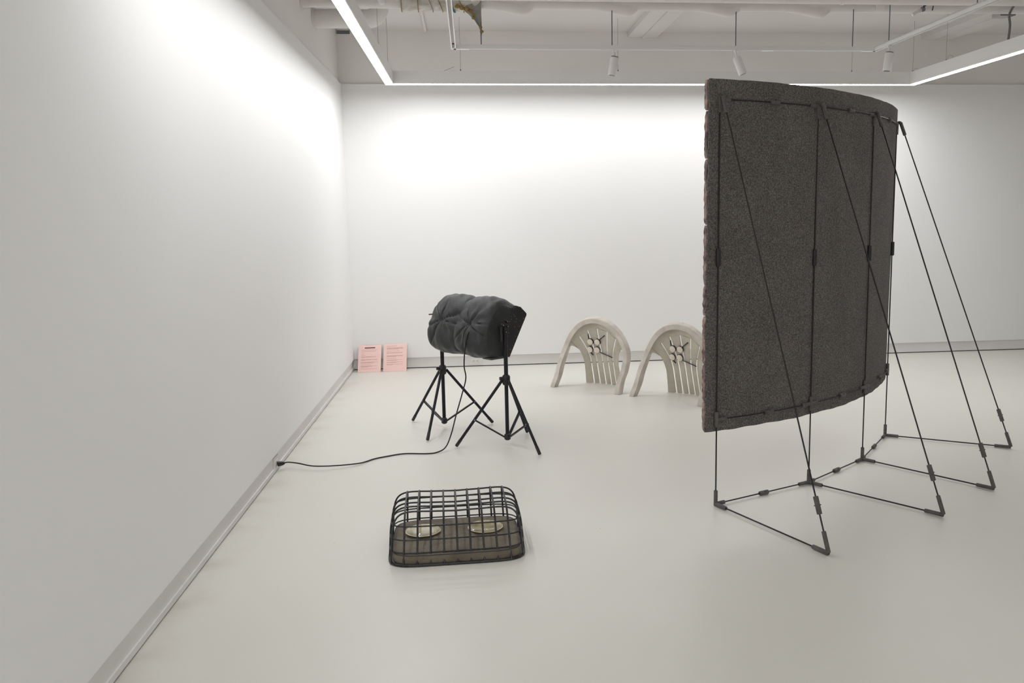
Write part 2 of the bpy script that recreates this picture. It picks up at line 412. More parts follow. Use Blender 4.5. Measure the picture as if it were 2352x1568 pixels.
# ================================================================== PIPES UNDER THE CEILING
def pipes():
    Y, Z, R = 7.10, 3.142, 0.038
    t = thing('sprinkler_pipe', 'long white painted pipe with drooping wrapped joints crossing the ceiling', 'pipe', (1.5, Y, Z))
    xs = [XL-0.02 + k*0.05 for k in range(int((9.9-XL)/0.05))]
    MB().tube([(x, Y, Z+0.002*math.sin(x*3)) for x in xs], R, 16).build('pipe', M['pipe'], t, smooth=True)
    MB().tube([(XL-0.03, Y, Z), (XL-0.018, Y, Z)], 0.06, 20).build('wall_flange', M['pipe'], t, smooth=True)
    for x in (0.43, 1.26, 2.08, 2.83):
        prof = [(-0.27, 0.0, 0.0395), (-0.2, 0.004, 0.042), (-0.12, 0.014, 0.044), (-0.05, 0.027, 0.045), (0.0, 0.036, 0.046), (0.03, 0.034, 0.045), (0.055, 0.018, 0.042), (0.075, 0.004, 0.040)]
        P = spline([(x+a, Y, Z-d) for a, d, r in prof], 3); rr = [0.0395+0.0065*math.sin(PI*min(1, i/(len(P)-1)*0.9)) for i in range(len(P))]
        MB().tube(P, rr, 16).build('joint_wrap', M['pipe'], t, smooth=True)
    # torn insulation jacket
    j = thing('pipe_insulation', 'torn crinkled white insulation jacket tied around the ceiling pipe', 'insulation', (-0.2, Y, Z-0.05))
    rows = []
    n = 22
    for i in range(64):
        x = -0.485 + 0.61*i/63
        row = []
        for k in range(n):
            a = 2*PI*k/n
            rr = 0.056 + 0.0035*math.sin(5*a+x*55) + 0.003*math.sin(x*90+k*2.1) + random.uniform(-0.0018, 0.0018)
            row.append((x, Y+rr*math.cos(a), Z+rr*math.sin(a)))
        rows.append(row)
    MB().grid(rows, closed_u=True).build('jacket', M['wrap'], j, smooth=True, angle=80)
    for x, sl, m_ in ((-0.48, 0.0, 'ochre'), (-0.355, 0.0, 'ochre'), (-0.265, 0.03, 'rag'), (-0.195, 0.035, 'ochre'), (-0.115, 0.03, 'ochre'), (-0.035, 0.04, 'ochre')):
        pts = [(x+sl*math.sin(a)*-0.8, Y+0.062*math.cos(a), Z+0.062*math.sin(a)) for a in [k*2*PI/24 for k in range(24)]]
        MB().tube(pts, 0.0028, 5, closed=True).build('tie', M[m_], j, smooth=True)
    pts = [(-0.088+0.022*math.cos(a+0.6), Y+0.0635*math.cos(a), Z+0.0635*math.sin(a)) for a in [PI*0.75+k*PI*0.8/14 for k in range(15)]]
    MB().tube(pts, 0.004, 5, flat=(0.0065, 0.0012)).build('tape', M['teal'], j, smooth=True)
    # hanging rag
    A, B, Tip = Vector((-0.03, Y-0.05, Z-0.035)), Vector((0.125, Y-0.055, Z+0.01)), Vector((0.128, Y-0.07, 2.888))
    rows = []
    for i in range(15):
        u = i/14; R_ = B.lerp(Tip, u)
        L_ = (A.lerp(Tip, u)); L_.x += 0.5*u*(1-u)*0.27; L_.z += -0.02*u*(1-u)
        rows.append([tuple(L_.lerp(R_, k/6)+Vector((0, 0.008*math.sin(k*1.7+u*9), 0.003*math.sin(i*2.3)))) for k in range(7)])
    MB().slab(rows, lambda p: (p[0], p[1]+0.004, p[2])).build('torn_flap', M['rag'], j, smooth=True, angle=60)
    for i, (x, z, s) in enumerate(((-0.055, 3.108, 0.016), (-0.02, 3.098, 0.018), (0.015, 3.088, 0.016), (0.045, 3.075, 0.014), (0.068, 3.05, 0.010), (0.064, 3.025, 0.012), (0.118, 2.955, 0.012), (0.126, 2.925, 0.013))):
        b = MB(); rows = []
        for k in range(7):
            a = -PI/2+PI*k/6
            rows.append([(x+s*1.2*math.cos(a)*math.cos(q*PI/4)*random.uniform(0.7, 1.2), Y-0.066+s*0.7*math.cos(a)*math.sin(q*PI/4), z+s*math.sin(a)*random.uniform(0.8, 1.1)) for q in range(8)])
        b.grid(rows, closed_u=True).build('fibre_tuft', M['ochre'], j, smooth=True, angle=70)
    # second pipe nearer the room, at the very top of the view
    t2 = thing('ceiling_pipe', 'white painted pipe running close under the ceiling in front of the wrapped pipe', 'pipe', (1.5, 6.62, 3.095))
    MB().tube([(XL-0.02, 6.62, 3.098), (9.9, 6.62, 3.098)], 0.042, 16).build('pipe', M['pipe'], t2, smooth=True)
    MB().tube([(-0.585, 6.61, 3.10), (-0.585, 6.60, 3.05), (-0.585, 6.598, 3.022), (-0.585, 6.597, 3.014)], [0.03, 0.028, 0.022, 0.010], 14).build('outlet_stub', M['white_metal'], t2, smooth=True)
    for x in (-0.48, 0.06, 2.83):
        MB().tube([(x-0.012, 6.62, 3.098), (x+0.012, 6.62, 3.098)], 0.047, 16).build('coupling', M['pipe'], t2, smooth=True)
    # elbow pipe in the left corner
    t3 = thing('elbow_pipe', 'thick white elbow pipe leaving the left wall behind the wrapped pipe', 'pipe', (-0.9, 7.62, 3.13))
    zc, r = 3.135, 0.075
    P = [(XL-0.03, 7.62, zc), (-0.80, 7.62, zc)] + [(-0.80+0.105*math.sin(a), 7.62, zc+0.105*(1-math.cos(a))) for a in [PI/2*k/8 for k in range(1, 9)]] + [(-0.695, 7.62, ZC+0.01)]
    MB().tube(P, r, 20).build('pipe', M['pipe'], t3, smooth=True)
    MB().tube([(XL-0.03, 7.62, zc), (XL-0.012, 7.62, zc)], 0.095, 20).build('wall_flange', M['pipe'], t3, smooth=True)
    # valve branch at the right
    t4 = thing('valve_branch', 'small white pipe branch with dark valve fittings near the right end', 'valve', (3.6, 7.0, 3.1))
    MB().tube([(3.575, 6.99, 3.066), (3.60, 6.99, 3.082), (3.655, 7.0, 3.108), (3.72, 7.04, 3.12)], [0.014, 0.012, 0.016, 0.018], 12).build('branch', M['pipe'], t4, smooth=True)
    MB().tube([(3.650, 6.985, 3.108), (3.668, 6.985, 3.114)], 0.020, 12).build('collar', M['grey_metal'], t4, smooth=True)
    MB().tube([(3.655, 6.965, 3.125), (3.668, 6.965, 3.138)], 0.009, 8).build('valve_handle', M['dark_metal'], t4, smooth=True)
    MB().tube([(3.735, 6.98, 3.10), (3.742, 6.98, 3.135)], 0.005, 8).build('bleed_pin', M['dark_metal'], t4, smooth=True)
    MB().tube([(3.30, 7.09, 3.16), (3.335, 7.09, 3.16), (3.37, 7.09, 3.16)], [0.05, 0.058, 0.05], 16).build('clamp_ring', M['pipe'], t, smooth=True)
    MB().tube([(3.335, 7.09, 3.2), (3.335, 7.09, ZC)], 0.01, 8).build('hanger', M['pipe'], t, smooth=True)
    # junction box with the feed of the strip light
    t6 = thing('junction_box', 'grey electrical junction box under the right ceiling beam with bent conduit', 'junction box', (4.74, 7.62, 3.2))
    zb = ZC-0.055
    MB().box(4.68, 4.80, 7.56, 7.70, zb-0.05, zb).build('box', M['rail_slot'], t6, bevel=0.004)
    MB().box(4.675, 4.805, 7.553, 7.561, zb-0.054, zb).build('cover', M['grey_metal'], t6)
    MB().box(4.80, 4.83, 7.58, 7.68, zb-0.045, zb-0.004).build('clamp', M['dark_metal'], t6)
    P = spline([(4.74, 7.56, zb-0.028), (4.70, 7.45, zb-0.035), (4.60, 7.25, zb-0.045), (4.45, 7.02, zb-0.10), (4.33, 6.88, zb-0.2), (4.29, 6.80, zb-0.30), (4.275, 6.79, 2.828)], 6)
    MB().tube(P, 0.0095, 10).build('conduit', M['grey_metal'], t6, smooth=True)
    MB().tube([(4.87, 7.2, zb-0.012), (4.87, 6.3, zb-0.012)], 0.011, 8).build('steel_conduit', M['dark_metal'], t6, smooth=True)
pipes()

# ================================================================== THE CURVED FELT SCREEN
CX, CY, RAD = 0.371, 6.890, 2.745
ST = [math.radians(a) for a in (-71.87, -57.65, -44.25, -30.25)]
POLE = [Vector((CX+RAD*math.cos(a), CY+RAD*math.sin(a), 0)) for a in ST]
FOOT = [Vector((1.531, 3.555, 0)), Vector((2.289, 3.955, 0)), Vector((2.777, 4.312, 0)), Vector((3.376, 5.09, 0))]
def screen():
    t = thing('felt_screen', 'curved dark grey felt screen on a black rod frame with slanted stays', 'screen', (1.95, 4.7, 0))
    zr = 0.013                      # height of the rods lying by the floor
    ZTOP, ZLOW, ZMID = 2.07, 0.462, 1.265
    # felt sheet: thick, on the concave side of the poles, slightly wavy bottom and top edges
    r_out = RAD-0.007
    a0, a1 = math.radians(-73.1), math.radians(-29.1)
    rows = []
    nz, na = 60, 90
    for i in range(nz+1):
        row = []
        for k in range(na+1):
            a = a0+(a1-a0)*k/na
            wob = 0.0018*math.sin(37*a)+0.0015*math.sin(111*a+1)+random.uniform(-0.0008, 0.0008)
            z = 0.398+wob*(1 if i == 0 else 0.4) + (2.155-0.398)*i/nz
            ex = 0.0012*math.sin(z*41)+0.001*math.sin(z*97) if k in (0, na) else 0
            rad = r_out - 0.004*math.sin(z*2.1+0.4) - 0.003*math.sin(a*9+z)
            row.append((CX+rad*math.cos(a+ex), CY+rad*math.sin(a+ex), z))
        rows.append(row)
    def inward(p, d=0.012):
        v = Vector((p[0]-CX, p[1]-CY, 0)); v *= (v.length-d)/v.length
        return (CX+v.x, CY+v.y, p[2])
    MB().slab(rows, inward).build('felt_sheet', M['felt'], t, smooth=True, angle=50)
    # shaggy pink and brown pads covering the far face; their ends show along the left edge
    z = 0.40; k = 0
    while z < 2.15:
        h = random.uniform(0.06, 0.34); z1 = min(2.152, z+h)
        ea = random.uniform(-0.0010, 0.0012)-0.0004
        rws = []
        nzz = max(4, int((z1-z)/0.012))
        for i in range(nzz+1):
            zz = z+0.0015+(z1-z-0.003)*i/nzz
            row = []
            endb = 1-abs(2*i/nzz-1)**14
            for q in range(46):
                a = (a0+ea-0.0010*endb+0.0005*math.sin(zz*130)+random.uniform(-0.0004, 0.0004))+(a1-a0-2*ea)*q/45
                rad = r_out-0.012-0.0205*(0.55+0.45*endb)-random.uniform(0, 0.007)
                row.append((CX+rad*math.cos(a), CY+rad*math.sin(a), zz+random.uniform(-0.002, 0.002)))
            rws.append(row)
        def outward(p):
            v = Vector((p[0]-CX, p[1]-CY, 0)); v *= (r_out-0.013)/v.length
            return (CX+v.x, CY+v.y, p[2])
        MB().slab(rws, outward).build('front_pad', M['felt_front'], t, smooth=True, angle=70)
        z = z1; k += 1
    rr, rc = 0.0040, 0.0105
    def sleeve(a, b, parent, r=rc):
        return MB().tube([a, a+(b-a)*0.04, a+(b-a)*0.96, b], [r*0.9, r, r, r*0.9], 10).build('sleeve', M['connector'], parent, smooth=True)
    def coupling(c, d, parent, L=0.036):
        d = d.normalized()
        o = sleeve(c-d*L, c+d*L, parent, 0.0122)
        n = d.cross(Vector((0.3, 0.8, 0.5))).normalized()
        MB().rod(c-n*0.016, c+n*0.016, 0.0022, 6).build('screw', M['black_plastic'], parent)
        return o
    Z = Vector((0, 0, 1))
    for i in range(4):
        p, f = POLE[i], FOOT[i]
        d = (f-p).normalized(); L = (f-p).length
        # pole
        po = MB().rod(p+Z*0.02, p+Z*ZTOP, rr, 8).build('pole', M['black_rod'], t, smooth=True)
        sleeve(p+Z*0.004, p+Z*0.085, po); sleeve(p+Z*(ZTOP-0.075), p+Z*(ZTOP+0.006), po)
        sleeve(p+Z*(ZLOW-0.04), p+Z*(ZLOW+0.04), po)
        cp = p+Z*(ZMID + (0.025 if i == 0 else 0))
        MB().tube([cp-Z*0.045, cp-Z*0.04, cp+Z*0.04, cp+Z*0.045], [0.011, 0.0135, 0.0135, 0.011], 10).build('coupling', M['black_plastic'], po, smooth=True)
        # base rod
        br = MB().rod(p+Z*zr, f+Z*zr, rr, 8).build('base_rod', M['black_rod'], t, smooth=True)
        sleeve(p+Z*zr+d*0.0, p+Z*zr+d*0.085, br); sleeve(f+Z*zr-d*0.095, f+Z*zr, br)
        # slanted stay from the head of the pole to the foot
        top = p+d*0.022+Z*(ZTOP-0.002); bot = f+Z*0.016; sd = (bot-top).normalized()
        sy = MB().rod(top, bot, rr, 8).build('stay', M['black_rod'], t, smooth=True)
        sleeve(top-sd*0.002, top+sd*0.085, sy); sleeve(bot-sd*0.095, bot, sy); coupling(bot-sd*0.21, sd, sy, 0.04)
        MB().tube([p+Z*(ZTOP-0.012), p+d*0.012+Z*(ZTOP+0.002), top], 0.009, 8).build('elbow', M['connector'], sy, smooth=True)
    for i in range(3):
        p, q = POLE[i], POLE[i+1]; d = (q-p).normalized(); L = (q-p).length
        for z in (zr, ZLOW, ZTOP-0.012):
            off = Vector((0, 0, 0)) if z == zr else Vector((d.y, -d.x, 0))*-0.002
            a = p+Z*z+off; b = q+Z*z+off
            m_ = a.lerp(b, 0.5)
            path = [a, m_, b]
            if z != zr:      # the rods follow the bend of the sheet
                path = []
                for k in range(9):
                    w_ = a.lerp(b, k/8); o_ = Vector((w_.x-CX, w_.y-CY, 0)).normalized()
                    path.append(Vector((CX+o_.x*(RAD+0.002), CY+o_.y*(RAD+0.002), z)))
                a, m_, b = path[0], path[4], path[8]
            c = MB().tube(path, rr*0.9, 8).build('cross_rod', M['black_rod'], t, smooth=True)
            coupling(m_, d, c, 0.03)
            sleeve(a, a+(m_-a).normalized()*0.06, c); sleeve(b+(m_-b).normalized()*0.075, b, c)
screen()

# ================================================================== TRIPOD STANDS AND THE CLOTH-WRAPPED BOX
PA, PB = Vector((-0.230, 6.221, 0)), Vector((0.203, 5.682, 0))
AX = (PB-PA).normalized(); BX = Vector((-AX.y, AX.x, 0)); MID = (PA+PB)/2
def tripod(p, feet, zcol, ztop, label, inward):
    t = thing('tripod_stand', label, 'tripod', p, 'black tripod stands')
    Z = Vector((0, 0, 1))
    MB().tube([p+Z*0.045, p+Z*zcol], 0.0125, 12).build('lower_pole', M['black_metal'], t, smooth=True)
    MB().tube([p+Z*(zcol-0.02), p+Z*ztop], 0.0135, 12).build('upper_pole', M['black_metal'], t, smooth=True)
    col = MB().tube([p+Z*(zcol-0.045), p+Z*(zcol-0.035), p+Z*(zcol+0.012), p+Z*(zcol+0.022)], [0.020, 0.026, 0.026, 0.019], 14).build('collar', M['black_plastic'], t, smooth=True)
    kd = Vector((-0.95, -0.3, 0))
    MB().tube([p+Z*zcol+kd*0.02, p+Z*zcol+kd*0.045], 0.012, 10).build('locking_knob', M['black_plastic'], col, smooth=True)
    hub = MB().tube([p+Z*0.038, p+Z*0.045, p+Z*0.075, p+Z*0.082], [0.014, 0.021, 0.021, 0.014], 12).build('hub', M['black_plastic'], t, smooth=True)
    for f in feet:
        f = Vector(f); d = (f-p); d.z = 0; d.normalize()
        a = p+d*0.026+Z*(zcol-0.012); b = f+Z*0.010
        dr = (b-a).normalized()
        lg = MB().tube([a, b-dr*0.05], 0.0098, 10).build('leg', M['black_metal'], t, smooth=True)
        MB().tube([b-dr*0.055, b-dr*0.003, b], [0.0112, 0.0112, 0.008], 10).build('rubber_foot', M['black_plastic'], lg, smooth=True)
        m_ = a.lerp(b, 0.60); h = p+d*0.018+Z*0.058
        br = MB().tube([h, m_], 0.0, 4, flat=(0.0085, 0.0045)).build('brace', M['black_metal'], t)
        MB().tube([m_-d.cross(Z)*0.012, m_+d.cross(Z)*0.012], 0.0055, 8).build('rivet', M['grey_metal'], br, smooth=True)
    # clamp at the head, turned to the box
    hd = p+Z*ztop
    cl = MB().obox(hd+Z*-0.012, inward*0.018, inward.cross(Z)*0.016, Z*0.03).build('head_clamp', M['black_plastic'], t, bevel=0.004)
    for (du, dz) in ((-0.036, 0.012), (0.0, 0.034), (0.004, 0.0), (-0.014, -0.036)):
        c = hd-inward*0.012+BX*du+Z*dz
        MB().tube([c, c-inward*0.014], [0.011, 0.009], 10).build('clamp_bolt', M['black_metal'], cl, smooth=True)
        MB().tube([c-inward*0.0135, c-inward*0.0175], 0.0045, 8).build('bolt_end', M['grey_metal'], cl, smooth=True)
    MB().tube([hd-BX*0.032+Z*0.0, hd-BX*0.034-Z*0.10], [0.011, 0.009], 10).build('handle', M['black_plastic'], cl, smooth=True)
    return t
tripod(PA, [(-0.474, 6.483, 0), (-0.335, 5.865, 0), (0.12, 6.316, 0)], 0.444, 0.80, 'black tripod stand at the farther end of the wrapped box', AX)
tripod(PB, [(-0.138, 5.673, 0), (0.395, 5.386, 0), (0.353, 5.987, 0)], 0.455, 0.80, 'black tripod stand at the nearer end of the wrapped box', -AX)

def wrapped_box():
    t = thing('wrapped_box', 'black cloth-wrapped double-lobed box slung between two tripods', 'box', (MID.x, MID.y, 0.58))
    prof = [(0.05, 0.588), (0.13, 0.722), (0.205, 0.850), (0.192, 0.885), (0.14, 0.940), (0.055, 0.982), (-0.03, 0.968), (-0.11, 0.895), (-0.165, 0.79), (-0.182, 0.69), (-0.155, 0.618), (-0.07, 0.580)]
    c0 = (0.005, 0.765)
    P = spline([(b, z, 0) for b, z in prof], 12, closed=True)
    n = len(P)
    # weight: 0 on the flat board side, 1 on the cloth side
    hl = 0.308
    W = []
    for p in P:
        g = (p.x-c0[0])*0.866 - (p.y-c0[1])*0.5      # along the board normal
        W.append(max(0.0, min(1.0, (0.10-g)/0.10)))
    def lobe(s):
        q = (abs(s)-0.150)/0.160
        return 0.80+0.20*math.sqrt(max(0.0, 1-min(1, q*q)))
    stars = [(-0.150, (-0.150, 0.822)), (0.150, (-0.152, 0.815))]
    rows = []
    ns = 150
    for i in range(ns+1):
        s = -hl+2*hl*i/ns
        e = max(0.0, (abs(s)-0.27)/0.038)
        row = []
        for k, p in enumerate(P):
            f = 1-W[k]*(1-lobe(s))-0.055*e*e
            b = c0[0]+(p.x-c0[0])*f; z = c0[1]+(p.y-c0[1])*f
            # drooping folds
            f2 = 0.0
            for ss, (sb, sz) in stars:
                ds = s-ss; ang = math.atan2(z-c0[1], b-c0[0]); angs = math.atan2(sz-c0[1], sb-c0[0])
                da = (ang-angs+PI) % (2*PI)-PI; dv = da*0.19
                r = math.hypot(ds, dv)
                if r < 0.32:
                    th = math.atan2(dv, ds)
                    f2 -= 0.030*math.exp(-(r/0.030)**1.2)
                    pl = 0.5+0.5*math.cos(7*th+1.3*math.sin(3*th)+ss*9)
                    amp = 0.030*(r/0.05)*math.exp(-r/0.055)
                    f2 -= amp*(pl**14)*1.5
                    f2 -= 0.012*math.exp(-((r-0.12)/0.05)**2)*(0.5+0.5*math.cos(5*th-0.7+ss*20))**3
            f2 += W[k]*0.0035*math.sin(s*60+z*25)*math.sin(b*40+s*17)
            rlen = math.hypot(b-c0[0], z-c0[1])
            b += (b-c0[0])/rlen*f2*W[k]; z += (z-c0[1])/rlen*f2*W[k]
            row.append(tuple(MID+AX*s+BX*b+Vector((0, 0, z))))
        rows.append(row)
    def cap(src, sgn):
        out = []
        for q in range(1, 9):
            g = math.cos(q/8*PI/2*0.97); h = math.sin(q/8*PI/2)*0.016
            cen = MID+AX*(sgn*hl)+BX*0.06+Vector((0, 0, 0.765))
            out.append([tuple(cen+(Vector(p)-cen)*(0.35+0.65*g)+AX*(sgn*h)) for p in src])
        return out
    rows = cap(rows[0], -1)[::-1]+rows+cap(rows[-1], 1)
    m = MB().grid(rows, closed_u=True); nv = len(m.v)
    m.f.append(tuple(range(n-1, -1, -1))); m.f.append(tuple(nv-n+k for k in range(n)))
    m.build('cloth_cover', M['cloth'], t, smooth=True, angle=75)
    # flat board on the far side and a speckled plate at each end
    u = (Vector((0.205, 0.850, 0))-Vector((0.05, 0.588, 0)))
    def pt(b, z, s): return MID+AX*s+BX*b+Vector((0, 0, z))
    cb = Vector((0.1325, 0.722, 0)); un = u.normalized(); nn = Vector((un.y, -un.x, 0))
    cc = cb+nn*0.006
    MB().obox(pt(cc.x, cc.y, 0), AX*0.314, (BX*un.x+Vector((0, 0, un.y)))*(u.length/2+0.004), (BX*nn.x+Vector((0, 0, nn.y)))*0.005).build('board', M['speckle'], t, bevel=0.003)
    pl = [(0.052, 0.588), (0.212, 0.855), (0.208, 0.868), (0.160, 0.912), (0.115, 0.925), (0.075, 0.86), (0.035, 0.76), (0.005, 0.66), (-0.01, 0.60)]
    for s in (-1, 1):
        a = [pt(b, z, s*0.306) for b, z in pl]; b_ = [pt(b, z, s*0.3265) for b, z in pl]; k = len(pl)
        MB().add(a+b_, [tuple(range(k)), tuple(range(2*k-1, k-1, -1))]+[(i, (i+1) % k, k+(i+1) % k, k+i) for i in range(k)]).build('end_plate', M['speckle'], t, bevel=0.002)
    MB().obox(pt(-0.02, 0.585, 0.255), AX*0.045, BX*0.065, Vector((0, 0, 0.006))).build('bottom_flap', M['connector'], t, bevel=0.003)
    e = pt(-0.085, 0.845, -0.285)
    MB().tube([e, e-BX*0.055-AX*0.010], 0.004, 8).build('peg', M['black_plastic'], t, smooth=True)
wrapped_box()

def cable():
    t = thing('power_cable', 'thin black power cable from the wrapped box across the floor to the left wall', 'cable', (-0.5, 5.5, 0))
    pts = [(0.0, 5.752, 0.792), (-0.012, 5.74, 0.789), (-0.041, 5.70, 0.749), (-0.061, 5.70, 0.658), (-0.070, 5.69, 0.544), (-0.061, 5.68, 0.464), (-0.089, 5.67, 0.36), (-0.133, 5.65, 0.22), (-0.165, 5.63, 0.109), (-0.203, 5.60, 0.028), (-0.256, 5.56, 0.006), (-0.325, 5.538, 0.005), (-0.465, 5.56, 0.005), (-0.571, 5.514, 0.005), (-0.648, 5.464, 0.005), (-0.695, 5.401, 0.006), (-0.741, 5.347, 0.011), (-0.862, 5.282, 0.022), (-0.989, 5.265, 0.030), (-1.089, 5.320, 0.036), (-1.150, 5.332, 0.042), (-1.172, 5.31, 0.044)]
    MB().tube(spline(pts, 6), 0.0042, 8).build('cord', M['black_cable'], t, smooth=True)
    MB().tube([(-1.168, 5.31, 0.044), (-1.178, 5.305, 0.044), (-1.205, 5.295, 0.044)], [0.008, 0.013, 0.017], 8).build('plug', M['black_plastic'], t, smooth=True)
cable()

def outlet(x, y, z, ax, label):
    """ax: 'x' plate faces +x (left wall), 'y' plate faces -y (back wall)"""
    t = thing('wall_outlet', label, 'outlet', (x, y, z))
    if ax == 'y':
        MB().box(x-0.065, x+0.065, y-0.005, y, z-0.040, z+0.040).build('cover_plate', M['outlet'], t, bevel=0.002)
        MB().box(x-0.036, x+0.036, y-0.008, y-0.004, z-0.018, z+0.018).build('socket', M['outlet'], t, bevel=0.002)
        for sx in (-0.019, 0.019):
            for dx, dz, w, h in ((-0.008, 0, 0.003, 0.003), (0.004, 0.007, 0.005, 0.0012), (0.004, -0.007, 0.005, 0.0012)):
                MB().box(x+sx+dx-w, x+sx+dx+w, y-0.0086, y-0.0079, z+dz-h, z+dz+h).build('slot', M['gap'], t)
    else:
        MB().box(x, x+0.006, y-0.065, y+0.065, z-0.038, z+0.038).build('cover_plate', M['outlet'], t, bevel=0.002)
        MB().box(x+0.005, x+0.008, y-0.036, y+0.036, z-0.018, z+0.018).build('socket', M['outlet'], t, bevel=0.002)
outlet(0.011, YB+0.013, 0.058, 'y', 'white wall outlet in the back baseboard beneath the wrapped box')
outlet(XL-0.013, 5.295, 0.052, 'x', 'white wall outlet in the left baseboard holding the black plug')

# ================================================================== WIRE CAGE, CUSHION AND GLASS DISHES
KC = Vector((-0.106, 3.925, 0)); KR = math.radians(2.0)
HWX, HDY, ZTP = 0.302, 0.240, 0.232
def kw(x, y, z, hd=None):
    """cage space -> world, with the front face leaning back and sides leaning in"""
    h = z/ZTP
    if y < 0: y = y + 0.105*h*(-y/HDY)
    x *= 1-0.045*h
    return (KC.x+x*math.cos(KR)-y*math.sin(KR), KC.y+x*math.sin(KR)+y*math.cos(KR), z)
def sag(fx): return 1-0.085*(1-fx*fx)
def cage():
    t = thing('wire_cage', 'black wire basket cage standing over a brown cushion', 'cage', (KC.x, KC.y, 0))
    E = 7.0
    for i in range(9):
        fx = -0.79+0.195*i+0.01
        k = (1-abs(fx)**E)**(1/E)
        pts = []
        for j in range(41):
            a = PI*j/40
            y = -HDY*k*math.copysign(abs(math.cos(a))**(2/6.5), math.cos(a)); z = ZTP*sag(fx)*k*abs(math.sin(a))**(2/6.5)
            pts.append(kw(fx*HWX, y, max(z, 0.003)))
        MB().tube(pts, 0.0044, 6).build('rib', M['wire'], t, smooth=True, angle=50)
    for fy in (-0.80, -0.48, -0.10, 0.28, 0.66):
        k = (1-abs(fy)**E)**(1/E); pts = []
        for j in range(49):
            a = PI*j/48
            x = -HWX*k*math.copysign(abs(math.cos(a))**(2/6.5), math.cos(a)); z = ZTP*sag(x/HWX)*k*abs(math.sin(a))**(2/6.5)
            pts.append(kw(x, fy*HDY, max(z, 0.003)))
        MB().tube(pts, 0.0040, 6).build('top_wire', M['wire'], t, smooth=True)
    for z in (0.055, 0.105, 0.158):
        k = (1-(z/ZTP)**E)**(1/E); pts = []
        for j in range(72):
            a = 2*PI*j/72
            pts.append(kw(HWX*k*math.copysign(abs(math.cos(a))**(2/6), math.cos(a)), HDY*k*math.copysign(abs(math.sin(a))**(2/6), math.sin(a)), z))
        MB().tube(pts, 0.0034, 6, closed=True).build('side_ring', M['wire'], t, smooth=True)
    pts = []
    for j in range(72):
        a = 2*PI*j/72
        pts.append(kw(HWX*math.copysign(abs(math.cos(a))**(2/6), math.cos(a)), HDY*math.copysign(abs(math.sin(a))**(2/6), math.sin(a)), 0.0062))
    MB().tube(pts, 0.006, 8, closed=True).build('base_rim', M['wire'], t, smooth=True)
cage()
def cushion():
    t = thing('cushion', 'flat brown pleated cushion inside the wire cage', 'cushion', (KC.x, KC.y, 0))
    rows = []; na = 120; H = 0.050
    prof = [(0.90, 0.0), (0.955, 0.004), (0.968, 0.016), (0.968, 0.034), (0.958, 0.043), (0.935, 0.0485), (0.87, 0.0505), (0.75, 0.052), (0.6, 0.053), (0.45, 0.0535), (0.3, 0.054), (0.15, 0.054), (0.02, 0.054)]
    for s, z in prof:
        row = []
        for j in range(na):
            a = 2*PI*j/na
            x = HWX*s*math.copysign(abs(math.cos(a))**(2/6), math.cos(a)); y = HDY*s*math.copysign(abs(math.sin(a))**(2/6), math.sin(a))
            dz = 0.0
            if z > 0.03:
                for cx in (-0.152, 0.138):
                    r = math.hypot(x-cx, y-0.03); th = math.atan2(y-0.03, x-cx)
                    dz -= 0.006*math.exp(-((r-0.1)/0.06)**2)*(0.5+0.5*math.cos(14*th))**2
            row.append((KC.x+x*math.cos(KR)-y*math.sin(KR), KC.y+x*math.sin(KR)+y*math.cos(KR), z+0.001+dz))
        rows.append(row)
    m = MB().grid(rows, closed_u=True); nv = len(m.v)
    m.f.append(tuple(nv-na+k for k in range(na))); m.f.append(tuple(range(na-1, -1, -1)))
    m.build('pad', M['cushion'], t, smooth=True, angle=60)
    pts = []
    for j in range(96):
        a = 2*PI*j/96
        x = HWX*0.950*math.copysign(abs(math.cos(a))**(2/6), math.cos(a)); y = HDY*0.950*math.copysign(abs(math.sin(a))**(2/6), math.sin(a))
        pts.append((KC.x+x*math.cos(KR)-y*math.sin(KR), KC.y+x*math.sin(KR)+y*math.cos(KR), 0.047))
    MB().tube(pts, 0.0028, 6, closed=True).build('piping', M['slate'], t, smooth=True)
cushion()
def dish(x, y, label):
    z = 0.0555
    t = thing('glass_dish', label, 'dish', (x, y, z), 'round glass dishes on the cushion')
    MB().lathe([(0.060, 0.0), (0.080, 0.003), (0.083, 0.007), (0.081, 0.0085), (0.070, 0.006), (0.040, 0.0045), (0.010, 0.004)], (x, y, z), 40).build('gold_base', M['gold'], t, smooth=True, angle=60)
    MB().lathe([(0.079, 0.0088), (0.0795, 0.0100), (0.070, 0.0122), (0.052, 0.0138), (0.030, 0.0148), (0.008, 0.0152)], (x, y, z), 40).build('glass_dome', M['glass'], t, smooth=True, angle=60)
dish(-0.262, 3.965, 'round glass dish with golden base, left one on the cushion')
dish(0.028, 3.978, 'round glass dish with golden base, right one on the cushion')

